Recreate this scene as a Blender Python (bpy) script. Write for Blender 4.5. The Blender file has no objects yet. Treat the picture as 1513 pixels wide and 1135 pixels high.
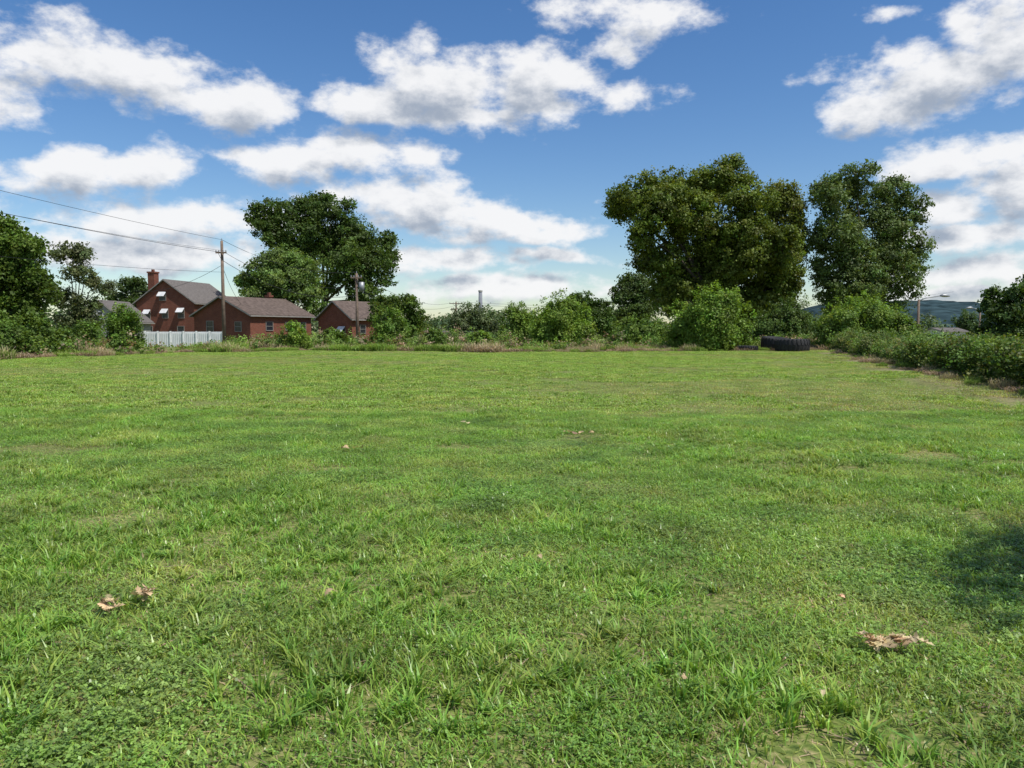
import bpy, math, numpy as np
from mathutils import Vector, Matrix
rng = np.random.default_rng(7)
scene = bpy.context.scene
F = 1135.0; CX, CY = 756.5, 567.5; CH = 1.6
PITCH = math.atan((CY-488)/F)

# ------------------------------------------------------------------ helpers
def ray(px, py):
    a, b = (px-CX)/F, (CY-py)/F
    c, s = math.cos(PITCH), math.sin(PITCH)
    return np.array([a, c + b*s, -s + b*c])
def W(px, py, d):
    r = ray(px, py); r = r/r[1]*d
    return np.array([r[0], r[1], r[2]+CH])
def sstep(a, b, x):
    t = np.clip((x-a)/(b-a), 0, 1); return t*t*(3-2*t)
def bound(y):
    return 6.9 + 0.29*np.maximum(y, -40)
def H(x, y):
    x = np.asarray(x, float); y = np.asarray(y, float)
    s = x-bound(y)
    h = 0.05*np.sin(x*0.21+1)*np.cos(y*0.17) + 0.025*np.sin(x*0.7+y*0.45)
    h = h*(1-sstep(70, 110, y))
    h = h - 2.6*sstep(0.8, 13, s)
    h = h + 0.12*np.exp(-((s+0.2)/0.8)**2)
    return h
def coll_link(o, coll=None):
    (coll or scene.collection).objects.link(o); return o
def mesh_np(name, V, nper, mats, col=None, coll=None, parent=None):
    n = len(V)//nper
    me = bpy.data.meshes.new(name)
    me.vertices.add(len(V)); me.vertices.foreach_set("co", np.ascontiguousarray(V, dtype=np.float32).ravel())
    me.loops.add(len(V)); me.loops.foreach_set("vertex_index", np.arange(len(V), dtype=np.int32))
    me.polygons.add(n); me.polygons.foreach_set("loop_start", np.arange(0, len(V), nper, dtype=np.int32))
    me.update(calc_edges=True)
    if col is not None:
        at = me.color_attributes.new('Col', 'FLOAT_COLOR', 'POINT')
        c4 = np.ones((len(V), 4), np.float32); c4[:, :3] = col
        at.data.foreach_set('color', c4.ravel())
    for m in (mats if isinstance(mats, (list, tuple)) else [mats]): me.materials.append(m)
    o = bpy.data.objects.new(name, me); coll_link(o, coll)
    if parent: o.parent = parent
    return o
def mesh_py(name, V, Fc, mat, parent=None, smooth=False, coll=None, matidx=None):
    me = bpy.data.meshes.new(name); me.from_pydata([tuple(v) for v in V], [], Fc); me.update()
    for m in (mat if isinstance(mat, (list, tuple)) else [mat]): me.materials.append(m)
    if matidx is not None: me.polygons.foreach_set('material_index', matidx)
    if smooth: me.polygons.foreach_set('use_smooth', [True]*len(Fc))
    o = bpy.data.objects.new(name, me); coll_link(o, coll)
    if parent: o.parent = parent
    return o
def empty(name, loc=(0, 0, 0), rz=0):
    o = bpy.data.objects.new(name, None); o.location = loc; o.rotation_euler = (0, 0, rz)
    o.empty_display_size = 0.3
    return coll_link(o)
class MB:
    def __init__(s): s.V = []; s.F = []
    def add(s, V, Fc):
        b = len(s.V); s.V += [tuple(v) for v in V]; s.F += [tuple(i+b for i in f) for f in Fc]
    def box(s, x0, x1, y0, y1, z0, z1):
        s.add([(x0,y0,z0),(x1,y0,z0),(x1,y1,z0),(x0,y1,z0),(x0,y0,z1),(x1,y0,z1),(x1,y1,z1),(x0,y1,z1)],
              [(0,3,2,1),(4,5,6,7),(0,1,5,4),(1,2,6,5),(2,3,7,6),(3,0,4,7)])
    def tube(s, P, R, n=8, cap=True):
        P = [np.array(p, float) for p in P]; rings = []
        for i, p in enumerate(P):
            t = P[min(i+1, len(P)-1)]-P[max(i-1, 0)]; t = t/(np.linalg.norm(t)+1e-9)
            a = np.array([1.0, 0, 0]) if abs(t[0]) < 0.8 else np.array([0, 1.0, 0])
            u = np.cross(t, a); u /= np.linalg.norm(u); v = np.cross(t, u)
            rings.append([p+R[i]*(math.cos(2*math.pi*k/n)*u+math.sin(2*math.pi*k/n)*v) for k in range(n)])
        V = [q for r in rings for q in r]; Fc = []
        for i in range(len(P)-1):
            for k in range(n):
                Fc.append((i*n+k, i*n+(k+1) % n, (i+1)*n+(k+1) % n, (i+1)*n+k))
        if cap: Fc.append(tuple(range(n-1, -1, -1))); Fc.append(tuple((len(P)-1)*n+k for k in range(n)))
        s.add(V, Fc)
    def obj(s, name, mat, parent=None, smooth=False): return mesh_py(name, s.V, s.F, mat, parent, smooth)

# ------------------------------------------------------------------ materials
def newmat(name):
    m = bpy.data.materials.new(name); m.use_nodes = True
    nt = m.node_tree; nt.nodes.clear()
    return m, nt, nt.nodes, nt.links
def simple(name, c, rough=0.7, var=0.25, scale=3.0, metal=0.0, bump=0.0, spec=0.3):
    m, nt, N, L = newmat(name)
    out = N.new('ShaderNodeOutputMaterial'); b = N.new('ShaderNodeBsdfPrincipled')
    tc = N.new('ShaderNodeTexCoord'); no = N.new('ShaderNodeTexNoise'); no.inputs['Scale'].default_value = scale
    no.inputs['Detail'].default_value = 6
    L.new(tc.outputs['Object'], no.inputs['Vector'])
    mr = N.new('ShaderNodeMapRange'); mr.inputs['From Min'].default_value = .3; mr.inputs['From Max'].default_value = .7
    mr.inputs['To Min'].default_value = 1-var; mr.inputs['To Max'].default_value = 1+var
    L.new(no.outputs['Fac'], mr.inputs['Value'])
    sc = N.new('ShaderNodeVectorMath'); sc.operation = 'SCALE'; sc.inputs[0].default_value = c
    L.new(mr.outputs[0], sc.inputs['Scale']); L.new(sc.outputs[0], b.inputs['Base Color'])
    b.inputs['Roughness'].default_value = rough; b.inputs['Metallic'].default_value = metal
    b.inputs['Specular IOR Level'].default_value = spec
    if bump:
        bp = N.new('ShaderNodeBump'); bp.inputs['Strength'].default_value = bump; bp.inputs['Distance'].default_value = 0.05
        L.new(no.outputs['Fac'], bp.inputs['Height']); L.new(bp.outputs[0], b.inputs['Normal'])
    L.new(b.outputs[0], out.inputs[0]); return m
def leafmat(name, trans=0.35, tboost=(1.3, 1.35, 0.6), rough=0.55, wscale=0.35, wvar=0.25, spec=0.25, tint=None, tscale=.2, det=3):
    m, nt, N, L = newmat(name)
    out = N.new('ShaderNodeOutputMaterial'); b = N.new('ShaderNodeBsdfPrincipled')
    at = N.new('ShaderNodeAttribute'); at.attribute_name = 'Col'
    g = N.new('ShaderNodeNewGeometry'); no = N.new('ShaderNodeTexNoise'); no.inputs['Scale'].default_value = wscale
    no.inputs['Detail'].default_value = det
    L.new(g.outputs['Position'], no.inputs['Vector'])
    mr = N.new('ShaderNodeMapRange'); mr.inputs['From Min'].default_value = .3; mr.inputs['From Max'].default_value = .7
    mr.inputs['To Min'].default_value = 1-wvar; mr.inputs['To Max'].default_value = 1+wvar
    L.new(no.outputs['Fac'], mr.inputs['Value'])
    sc = N.new('ShaderNodeVectorMath'); sc.operation = 'SCALE'
    L.new(at.outputs['Color'], sc.inputs[0]); L.new(mr.outputs[0], sc.inputs['Scale'])
    cout = sc.outputs[0]
    if tint:
        n2 = N.new('ShaderNodeTexNoise'); n2.inputs['Scale'].default_value = tscale; n2.inputs['Detail'].default_value = 5; n2.inputs['Roughness'].default_value = .7
        L.new(g.outputs['Position'], n2.inputs['Vector'])
        m2 = N.new('ShaderNodeMapRange'); m2.inputs['From Min'].default_value = .46; m2.inputs['From Max'].default_value = .66
        m2.inputs['To Max'].default_value = .85; L.new(n2.outputs['Fac'], m2.inputs['Value'])
        mm = N.new('ShaderNodeMix'); mm.data_type = 'RGBA'; L.new(m2.outputs[0], mm.inputs[0]); L.new(cout, mm.inputs[6])
        ml = N.new('ShaderNodeVectorMath'); ml.operation = 'MULTIPLY'; L.new(cout, ml.inputs[0]); ml.inputs[1].default_value = tint
        L.new(ml.outputs[0], mm.inputs[7])
        cout = mm.outputs[2]
    L.new(cout, b.inputs['Base Color']); b.inputs['Roughness'].default_value = rough
    b.inputs['Specular IOR Level'].default_value = spec
    tr = N.new('ShaderNodeBsdfTranslucent'); mu = N.new('ShaderNodeVectorMath'); mu.operation = 'MULTIPLY'
    mu.inputs[1].default_value = tboost; L.new(cout, mu.inputs[0]); L.new(mu.outputs[0], tr.inputs['Color'])
    mx = N.new('ShaderNodeMixShader'); mx.inputs[0].default_value = trans
    L.new(b.outputs[0], mx.inputs[1]); L.new(tr.outputs[0], mx.inputs[2]); L.new(mx.outputs[0], out.inputs[0])
    return m
M_leaf = leafmat('foliage', trans=.3, tboost=(1.4, 1.3, .5), wvar=.3)
M_grass = leafmat('grass_blades', trans=0.40, tboost=(1.2, 1.15, 0.6), rough=0.38, wscale=1.3, wvar=0.30, spec=0.5, tint=(1.6, 1.14, 1.7), tscale=.75, det=6)
M_bark = simple('bark', (0.065, 0.052, 0.042), 0.9, 0.4, 6, bump=0.6)
M_pole = simple('weathered_wood_pole', (0.17, 0.125, 0.095), 0.9, 0.3, 4)
M_wire = simple('wire', (0.02, 0.02, 0.022), 0.6, 0.1)
M_white = simple('white_paint', (0.75, 0.76, 0.76), 0.5, 0.08, 2)
M_awn = simple('awning_paint', (0.60, 0.60, 0.60), 0.6, 0.15, 2)
M_trim = simple('dull_trim_paint', (0.26, 0.24, 0.22), 0.6, 0.1, 2)
M_glass = simple('window_glass', (0.02, 0.022, 0.028), 0.15, 0.2, 1, spec=0.4)
M_metal = simple('galvanised_metal', (0.30, 0.31, 0.32), 0.5, 0.15, 5, metal=0.5)
M_fence = simple('rusty_fence_metal', (0.075, 0.065, 0.055), 0.8, 0.3, 5)
M_rubber = simple('tire_rubber', (0.025, 0.025, 0.026), 0.75, 0.35, 8)
M_conc = simple('concrete', (0.38, 0.37, 0.35), 0.85, 0.15, 1.5)
M_shingle = simple('roof_shingle', (0.115, 0.088, 0.075), 0.95, 0.3, 3, bump=0.3, spec=.1)
M_shingle2 = simple('roof_shingle_grey', (0.135, 0.122, 0.115), 0.95, 0.25, 5, bump=0.3, spec=.1)
M_siding = simple('pale_siding', (0.26, 0.26, 0.25), 0.7, 0.1, 2)
M_siding2 = simple('white_siding', (0.6, 0.6, 0.58), 0.7, 0.1, 2)
M_dead = leafmat('dead_oak_leaves', trans=0.2, tboost=(1.1, 1, .7), rough=0.6, wscale=30, wvar=0.3)
M_yellow = simple('yellow_sign_paint', (0.7, 0.42, 0.02), 0.5, 0.05)
def brickmat():
    m, nt, N, L = newmat('red_brick')
    out = N.new('ShaderNodeOutputMaterial'); b = N.new('ShaderNodeBsdfPrincipled')
    tc = N.new('ShaderNodeTexCoord'); sp = N.new('ShaderNodeSeparateXYZ'); L.new(tc.outputs['Object'], sp.inputs[0])
    ad = N.new('ShaderNodeMath'); L.new(sp.outputs[0], ad.inputs[0]); L.new(sp.outputs[1], ad.inputs[1])
    cb = N.new('ShaderNodeCombineXYZ'); L.new(ad.outputs[0], cb.inputs[0]); L.new(sp.outputs[2], cb.inputs[1])
    br = N.new('ShaderNodeTexBrick'); L.new(cb.outputs[0], br.inputs['Vector'])
    br.inputs['Scale'].default_value = 1; br.inputs['Brick Width'].default_value = .22; br.inputs['Row Height'].default_value = .075
    br.inputs['Mortar Size'].default_value = .006
    br.inputs['Color1'].default_value = (0.20, 0.062, 0.038, 1); br.inputs['Color2'].default_value = (0.14, 0.042, 0.028, 1)
    br.inputs['Mortar'].default_value = (0.2, 0.15, 0.12, 1)
    no = N.new('ShaderNodeTexNoise'); no.inputs['Scale'].default_value = 1.3; no.inputs['Detail'].default_value = 5
    L.new(tc.outputs['Object'], no.inputs['Vector'])
    mx = N.new('ShaderNodeMix'); mx.data_type = 'RGBA'; mx.blend_type = 'MULTIPLY'; mx.inputs[0].default_value = 0.6
    L.new(br.outputs['Color'], mx.inputs[6])
    mr = N.new('ShaderNodeMapRange'); mr.inputs['To Min'].default_value = .4; mr.inputs['To Max'].default_value = 1.5
    L.new(no.outputs['Fac'], mr.inputs[0]); L.new(mr.outputs[0], mx.inputs[7])
    L.new(mx.outputs[2], b.inputs['Base Color']); b.inputs['Roughness'].default_value = .95; b.inputs['Specular IOR Level'].default_value = .1
    L.new(b.outputs[0], out.inputs[0])
    return m
M_brick = brickmat()

def groundmat():
    m, nt, N, L = newmat('field_soil_and_turf')
    out = N.new('ShaderNodeOutputMaterial'); b = N.new('ShaderNodeBsdfPrincipled'); b.inputs['Roughness'].default_value = .95
    b.inputs['Specular IOR Level'].default_value = .1
    g = N.new('ShaderNodeNewGeometry')
    def noise(s, d=6):
        n = N.new('ShaderNodeTexNoise'); n.inputs['Scale'].default_value = s; n.inputs['Detail'].default_value = d
        L.new(g.outputs['Position'], n.inputs['Vector']); return n
    def ramp(fac, stops):
        r = N.new('ShaderNodeValToRGB'); e = r.color_ramp.elements
        e[0].position, e[0].color = stops[0][0], (*stops[0][1], 1); e[1].position, e[1].color = stops[-1][0], (*stops[-1][1], 1)
        for p, c in stops[1:-1]:
            x = e.new(p); x.color = (*c, 1)
        L.new(fac, r.inputs[0]); return r
    n1 = noise(22)
    r1 = ramp(n1.outputs['Fac'], [(.32, (.05, .085, .02)), (.5, (.14, .18, .045)), (.68, (.29, .26, .12))])
    at = N.new('ShaderNodeAttribute'); at.attribute_name = 'dirt'
    n3 = noise(1.2)
    r3 = ramp(n3.outputs['Fac'], [(.3, (.17, .14, .08)), (.5, (.32, .25, .17)), (.7, (.16, .18, .06))])
    mx = N.new('ShaderNodeMix'); mx.data_type = 'RGBA'
    L.new(at.outputs['Fac'], mx.inputs[0]); L.new(r1.outputs[0], mx.inputs[6]); L.new(r3.outputs[0], mx.inputs[7])
    L.new(mx.outputs[2], b.inputs['Base Color'])
    bp = N.new('ShaderNodeBump'); bp.inputs['Strength'].default_value = .8; bp.inputs['Distance'].default_value = .03
    L.new(n1.outputs['Fac'], bp.inputs['Height']); L.new(bp.outputs[0], b.inputs['Normal'])
    L.new(b.outputs[0], out.inputs[0]); return m

# ------------------------------------------------------------------ terrain
bare = [(-3.0, 6.3, .45, .12), (1.2, 4.35, .25, .08), (1.75, 4.25, .15, .06), (-.85, 7.4, .16, .1), (-6.3, 10.2, .9, .3), (3.2, 8.9, .5, .15), (-4.2, 14, .9, .3), (5.3, 9.6, .4, .2), (2.2, 14.5, .6, .3), (6.1, 9.0, .5, .15), (-1.0, 10.5, .4, .2), (1.4, 11.6, .6, .2), (-2.2, 8.6, .3, .15), (3.9, 6.6, .3, .12)]
def edge_y(x):
    return 57.5 + 0.6*np.sin(x*0.35) - 19*sstep(-23, -29, x)
xs = np.concatenate([-np.geomspace(60, 6000, 22)[::-1], np.arange(-58, 60, 1.0), np.geomspace(61, 6000, 22)])
ys = np.concatenate([-np.geomspace(20, 3000, 14)[::-1], np.arange(-18, 110, 1.0), np.geomspace(111, 7000, 26)])
X, Y = np.meshgrid(xs, ys); Z = H(X, Y)
V = np.stack([X, Y, Z], -1).reshape(-1, 3); nx = len(xs)
Fc = [(j*nx+i, j*nx+i+1, (j+1)*nx+i+1, (j+1)*nx+i) for j in range(len(ys)-1) for i in range(nx-1)]
ground = mesh_py('ground', V, Fc, groundmat(), smooth=True)
s = V[:, 0]-bound(V[:, 1])
dirt = np.maximum(sstep(-1.5, 1.0, V[:, 1]-edge_y(V[:, 0]))*(1-sstep(5, 9, V[:, 1]-edge_y(V[:, 0]))), np.exp(-((s+.1)/.9)**2)*(V[:, 1] > 5))
dirt = np.where(V[:, 1] > 75, 0.0, dirt)
a = ground.data.attributes.new('dirt', 'FLOAT', 'POINT'); a.data.foreach_set('value', dirt.astype(np.float32))

# ------------------------------------------------------------------ instancer
def instancer(name, P, rot, scl, idx, coll):
    me = bpy.data.meshes.new(name); me.vertices.add(len(P)); me.vertices.foreach_set('co', np.asarray(P, np.float32).ravel()); me.update()
    for nm, ty, arr, key in (('irot', 'FLOAT_VECTOR', rot, 'vector'), ('iscl', 'FLOAT_VECTOR', scl, 'vector'), ('iidx', 'INT', idx, 'value')):
        a = me.attributes.new(nm, ty, 'POINT'); a.data.foreach_set(key, np.asarray(arr, np.int32 if ty == 'INT' else np.float32).ravel())
    o = bpy.data.objects.new(name, me); coll_link(o)
    ng = bpy.data.node_groups.new(name+'_scatter', 'GeometryNodeTree')
    ng.interface.new_socket('Geometry', in_out='INPUT', socket_type='NodeSocketGeometry')
    ng.interface.new_socket('Geometry', in_out='OUTPUT', socket_type='NodeSocketGeometry')
    N, L = ng.nodes, ng.links
    gi = N.new('NodeGroupInput'); go = N.new('NodeGroupOutput'); ip = N.new('GeometryNodeInstanceOnPoints')
    ci = N.new('GeometryNodeCollectionInfo'); ci.inputs['Collection'].default_value = coll
    ci.inputs['Separate Children'].default_value = True; ci.inputs['Reset Children'].default_value = True
    def na(nm, ty):
        n = N.new('GeometryNodeInputNamedAttribute'); n.data_type = ty; n.inputs['Name'].default_value = nm; return n.outputs['Attribute']
    ip.inputs['Pick Instance'].default_value = True
    L.new(gi.outputs[0], ip.inputs['Points']); L.new(ci.outputs[0], ip.inputs['Instance'])
    L.new(na('irot', 'FLOAT_VECTOR'), ip.inputs['Rotation']); L.new(na('iscl', 'FLOAT_VECTOR'), ip.inputs['Scale'])
    L.new(na('iidx', 'INT'), ip.inputs['Instance Index']); L.new(ip.outputs[0], go.inputs[0])
    md = o.modifiers.new('scatter', 'NODES'); md.node_group = ng
    return o

# ------------------------------------------------------------------ grass patches
def blades(n, rad, h0, h1, w, lean=0.5, col0=(.10, .20, .03), var=.3, dead=.06, cluster=0, yel=(.42, .50, .09)):
    r = rad*np.sqrt(rng.random(n)); a = rng.random(n)*2*np.pi
    bx, by = r*np.cos(a), r*np.sin(a)
    if cluster:
        cc = rng.normal(0, rad*.5, (cluster, 2)); k = rng.integers(0, cluster, n)
        bx, by = cc[k, 0]+rng.normal(0, .018, n), cc[k, 1]+rng.normal(0, .018, n)
    h = rng.uniform(h0, h1, n)*rng.uniform(.6, 1, n)
    th = rng.random(n)*2*np.pi
    ln = h*lean*rng.uniform(.2, 1.6, n)
    isd = rng.random(n) < dead
    h = np.where(isd, h*.5, h); ln = np.where(isd, ln*2.0, ln)
    d = np.stack([np.cos(th), np.sin(th), 0*th], 1); sd = np.stack([-np.sin(th), np.cos(th), 0*th], 1)
    ww = (w*rng.uniform(.6, 1.3, n))[:, None]
    b = np.stack([bx, by, np.full(n, -.01)], 1)
    m = b + d*(ln*.35)[:, None] + np.array([0, 0, 1])*(h*.68)[:, None]
    t = b + d*ln[:, None] + np.array([0, 0, 1])*h[:, None]
    tw = rng.normal(0, .4, n)[:, None]
    sd2 = sd+d*tw
    V = np.stack([b-sd*ww*.4, b+sd*ww*.4, m+sd2*ww*.5, m-sd2*ww*.5, m-sd2*ww*.5, m+sd2*ww*.5, t+sd*ww*.06, t-sd*ww*.06], 1).reshape(-1, 3)
    c = np.array(col0)[None]*rng.uniform(1-var, 1+var, (n, 1))*(1+rng.normal(0, .07, (n, 3)))
    yl = rng.random((n, 1))**2*.6; c = c*(1-yl)+np.array(yel)*yl
    c = np.where(isd[:, None], np.array([.48, .40, .24])*rng.uniform(.5, 1.2, (n, 1)), c)
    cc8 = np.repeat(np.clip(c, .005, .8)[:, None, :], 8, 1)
    cc8[:, :2] *= .6  # blade roots darkened in the vertex colour, painted shade between blades
    return V, cc8.reshape(-1, 3)
def clover(n, rad, z0, z1, sz, col0=(.19, .34, .065)):
    a = rng.random(n)*2*np.pi; r = rad*np.sqrt(rng.random(n)); z = rng.uniform(z0, z1, n)
    Vs = []
    for k in range(3):
        th = a+k*2.094+rng.normal(0, .1, n); s_ = (sz*rng.uniform(.7, 1.3, n))[:, None]
        tl = rng.normal(.15, .3, n)
        d = np.stack([np.cos(th), np.sin(th), tl], 1); q = np.stack([-np.sin(th), np.cos(th), rng.normal(0, .2, n)], 1)
        c = np.stack([r*np.cos(a*3.7), r*np.sin(a*3.7), z], 1)
        Vs.append(np.stack([c, c+d*s_*.6-q*s_*.45, c+d*s_*1.05, c+d*s_*.6+q*s_*.45], 1))
    V = np.stack(Vs, 1).reshape(-1, 3)
    c = np.array(col0)[None]*rng.uniform(.5, 1.5, (n, 1))
    return V, np.repeat(c, 12, 0)
GC = bpy.data.collections.new('grass_tufts')
G0 = (.205, .385, .058)
specs = []
for k in range(4):   # 0-3 ordinary turf
    A = blades(540, .34, .025, .08, .0062, .95, G0, dead=.13, var=.5); B = clover(170, .34, .015, .05, .012)
    specs.append((A, B))
for k in range(2):   # 4-5 coarser clumps
    A = blades(430, .34, .025, .075, .006, .9, G0, dead=.08, var=.5); B = blades(190, .32, .055, .12, .0095, 1.1, (.18, .36, .055), cluster=8, dead=.02)
    specs.append((A, B))
for k in range(2):   # 6-7 clover / broad leaf
    A = blades(330, .34, .025, .065, .006, .9, G0, dead=.09, var=.5); B = clover(400, .34, .015, .05, .0145)
    specs.append((A, B))
A = blades(380, .36, .012, .042, .0055, 1.6, (.29, .36, .10), dead=.48); B = clover(40, .34, .01, .03, .009)
specs.append((A, B))   # 8 thin straw
for k in range(3):   # 9-11 distant patches
    A = blades(2700, 1.15, .03, .065, .013, .85, (.245, .415, .072), dead=.10, var=.5); B = blades(260, 1.1, .045, .09, .017, .9, (.18, .35, .05), cluster=9, dead=.02)
    specs.append((A, B))
A = blades(2400, 1.15, .02, .052, .012, 1.0, (.32, .41, .11), dead=.30); B = clover(200, 1.1, .02, .05, .02)
specs.append((A, B))  # 12 distant dry
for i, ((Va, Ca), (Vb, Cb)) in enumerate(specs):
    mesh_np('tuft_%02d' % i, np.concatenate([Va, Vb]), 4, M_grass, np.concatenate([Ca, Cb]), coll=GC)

def lown(x, y, f, seed):
    r2 = np.random.default_rng(seed); v = 0*x
    for _ in range(6):
        k = r2.normal(0, f, 2); v = v+np.sin(k[0]*x+k[1]*y+r2.random()*6.28)
    return v/2.5
g = .34
gx, gy = np.meshgrid(np.arange(-14, 14, g), np.arange(-1.5, 15, g)); gx = gx.ravel(); gy = gy.ravel()
gx = gx+rng.uniform(-.16, .16, len(gx)); gy = gy+rng.uniform(-.16, .16, len(gy))
k = (np.abs(gx) < .72*np.maximum(gy, 0)+1.8) & (gx < bound(gy)+.5); gx, gy = gx[k], gy[k]
n = len(gx); lo = lown(gx, gy, 1.1, 3); lo2 = lown(gx, gy, 2.2, 4)
idx = rng.integers(0, 4, n)
idx = np.where(lo+rng.normal(0, .7, n) > .6, rng.integers(4, 6, n), idx)
idx = np.where((lo2+rng.normal(0, .6, n) > .8), rng.integers(6, 8, n), idx)
idx = np.where(rng.random(n) < .08, 8, idx)
sz = np.clip(1.0+.18*lown(gx, gy, .9, 9)+rng.normal(0, .16, n), .6, 1.5)
for bx, by, rx, ry in bare:
    dd = ((gx-bx)/(rx+.1))**2+((gy-by)/(ry+.1))**2
    idx = np.where(dd < 1, 8, idx); sz = np.where(dd < 1, .7, sz)
P1 = np.stack([gx, gy, H(gx, gy)], 1); R1 = np.stack([0*gx, 0*gx, rng.random(n)*6.28], 1)
S1 = np.stack([np.ones(n), np.ones(n), sz], 1); I1 = idx
g = 1.45
gx, gy = np.meshgrid(np.arange(-48, 48, g), np.arange(14.6, 60, g)); gx = gx.ravel(); gy = gy.ravel()
gx = gx+rng.uniform(-.5, .5, len(gx)); gy = gy+rng.uniform(-.5, .5, len(gy))
k = (np.abs(gx) < .74*gy+3) & (gx < bound(gy)+.1) & (gy < edge_y(gx)+.5); gx, gy = gx[k], gy[k]
n = len(gx); idx = rng.integers(9, 12, n); lo = lown(gx, gy*1.6, .35, 11)
idx = np.where(lo+rng.normal(0, .35, n) > .4, 12, idx)
P2 = np.stack([gx, gy, H(gx, gy)], 1); R2 = np.stack([0*gx, 0*gx, rng.random(n)*6.28], 1)
S2 = np.stack([np.ones(n), np.ones(n), np.clip(1.0+.2*lown(gx, gy, .3, 15)+rng.normal(0, .14, n), .6, 1.5)], 1)
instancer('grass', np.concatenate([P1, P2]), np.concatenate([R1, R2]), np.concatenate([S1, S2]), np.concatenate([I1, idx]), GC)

# ------------------------------------------------------------------ weeds along the edges
WC = bpy.data.collections.new('weed_tufts')
ws = [blades(300, .8, .35, .85, .03, .5, (.42, .35, .21), dead=.1, yel=(.42, .37, .19)), blades(420, .8, .3, .75, .03, .6, (.20, .31, .06), dead=.12),
      blades(300, .9, .2, .5, .035, 1.0, (.36, .26, .19), dead=.3, yel=(.38, .30, .18)), blades(450, .8, .3, .6, .04, .7, (.16, .28, .045), dead=.05)]
M_weed = leafmat('weed_stalks', trans=.3, tboost=(1.1, 1.1, .7), wscale=.5)
for i, (v, c) in enumerate(ws): mesh_np('weed_%02d' % i, v, 4, M_weed, c, coll=WC)
wx = []; wy = []
x_ = rng.uniform(-38, 27, 1350); wx.append(x_); wy.append(edge_y(x_)+9*rng.random(1350)**1.9)
t = rng.uniform(14, 60, 300); wx.append(bound(t)+rng.normal(.35, .4, 300)); wy.append(t)
t = rng.uniform(38, 58, 120); wx.append(-28-rng.uniform(0, 9, 120)); wy.append(t)
wx = np.concatenate(wx); wy = np.concatenate(wy); n = len(wx)
lo = lown(wx, wy*1.5, .6, 21)+rng.normal(0, .35, n)+.7*sstep(-8, 4, wx)+.4*sstep(-20, -25, wx)
idx = np.where(lo > .42, rng.choice([0, 2, 2], n), rng.choice([1, 3, 3, 1, 2], n))
sc_ = rng.uniform(.35, 1.0, n)*np.clip(.85+.5*lown(wx, wy, .7, 23), .35, 1.4); sc_[1350:1650] *= .5
keep = ~((wx > 12) & (wx < 26) & (wy < 59.5) & (wy > 55) & (rng.random(n) < .7))
keep &= ~((lown(wx, wy, .9, 27) > .6) & (rng.random(n) < .6))
wx, wy, idx, sc_ = wx[keep], wy[keep], idx[keep], sc_[keep]; n = len(wx)
instancer('weeds', np.stack([wx, wy, H(wx, wy)], 1), np.stack([0*wx, 0*wx, rng.random(n)*6.28], 1), np.stack([sc_, sc_, sc_], 1), idx, WC)

# ------------------------------------------------------------------ foliage
def unit(v): return v/(np.linalg.norm(v, axis=1, keepdims=True)+1e-9)
def leafcloud(C, R, O, per, L_, col, colvar=.22, flat=.75, sig=.45):
    m = len(C); k = np.repeat(np.arange(m), per); n = len(k)
    off = rng.normal(0, sig, (n, 3)); off[:, 2] *= flat
    p = C[k]+off*R[k][:, None]
    nn = unit(O[k]*.7+rng.normal(0, .5, (n, 3))+np.array([0, 0, .35]))
    t = unit(np.cross(nn, rng.normal(0, 1, (n, 3)))); b = np.cross(nn, t)
    l = (L_*rng.uniform(.55, 1.3, n))[:, None]
    V = np.stack([p-t*l*.5, p-b*l*.36+t*l*.05, p+t*l*.5-nn*l*.1, p+b*l*.36+t*l*.05], 1).reshape(-1, 3)
    cm = rng.uniform(1-colvar, 1+colvar, (m, 1))*(1+rng.normal(0, .06, (m, 3)))
    c = np.array(col)[None]*cm[k]*rng.uniform(.75, 1.25, (n, 1))
    return V, np.repeat(np.clip(c, .004, .7), 4, 0)
def lobe_clumps(lobes, cr, dens=1.0):
    C, R, O, K = [], [], [], []
    for (c, r) in lobes:
        c = np.array(c); r = np.array(r)
        area = 4*np.pi*((r[0]*r[1])**1.6/3+(r[0]*r[2])**1.6/3+(r[1]*r[2])**1.6/3)**(1/1.6)
        n = max(5, int(area/(cr*cr)*.62*dens))
        d = unit(rng.normal(0, 1, (n, 3)))
        ph = rng.random(3)*6.28
        bump = 1+.16*np.sin(d[:, 0]*5+ph[0])*np.sin(d[:, 1]*5+ph[1])+.12*np.sin(d[:, 2]*7+ph[2])
        sh = rng.uniform(.35, 1.0, n)**.4
        C.append(c+d*r*(sh*bump)[:, None]); R.append(cr*rng.uniform(.55, 1.25, n)); O.append(d)
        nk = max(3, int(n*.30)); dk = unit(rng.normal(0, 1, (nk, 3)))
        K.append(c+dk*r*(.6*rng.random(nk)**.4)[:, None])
    K = np.concatenate(K)
    return np.concatenate(C), np.concatenate(R), np.concatenate(O), K
def crown_mesh(name, E, C, R, O, K, per, leaf, col, cr, flat=.75, colvar=.28):
    V, cc = leafcloud(C, R, O, per, leaf, col, flat=flat, colvar=colvar)
    V2, c2 = leafcloud(K, np.full(len(K), cr*1.1), unit(rng.normal(0, 1, (len(K), 3))), 12, leaf*1.9, np.array(col)*.75, flat=1)  # core leaves coloured darker to paint shade inside the crown
    mesh_np(name, np.concatenate([V, V2]), 4, M_leaf, np.concatenate([cc, c2]), parent=E)
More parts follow.
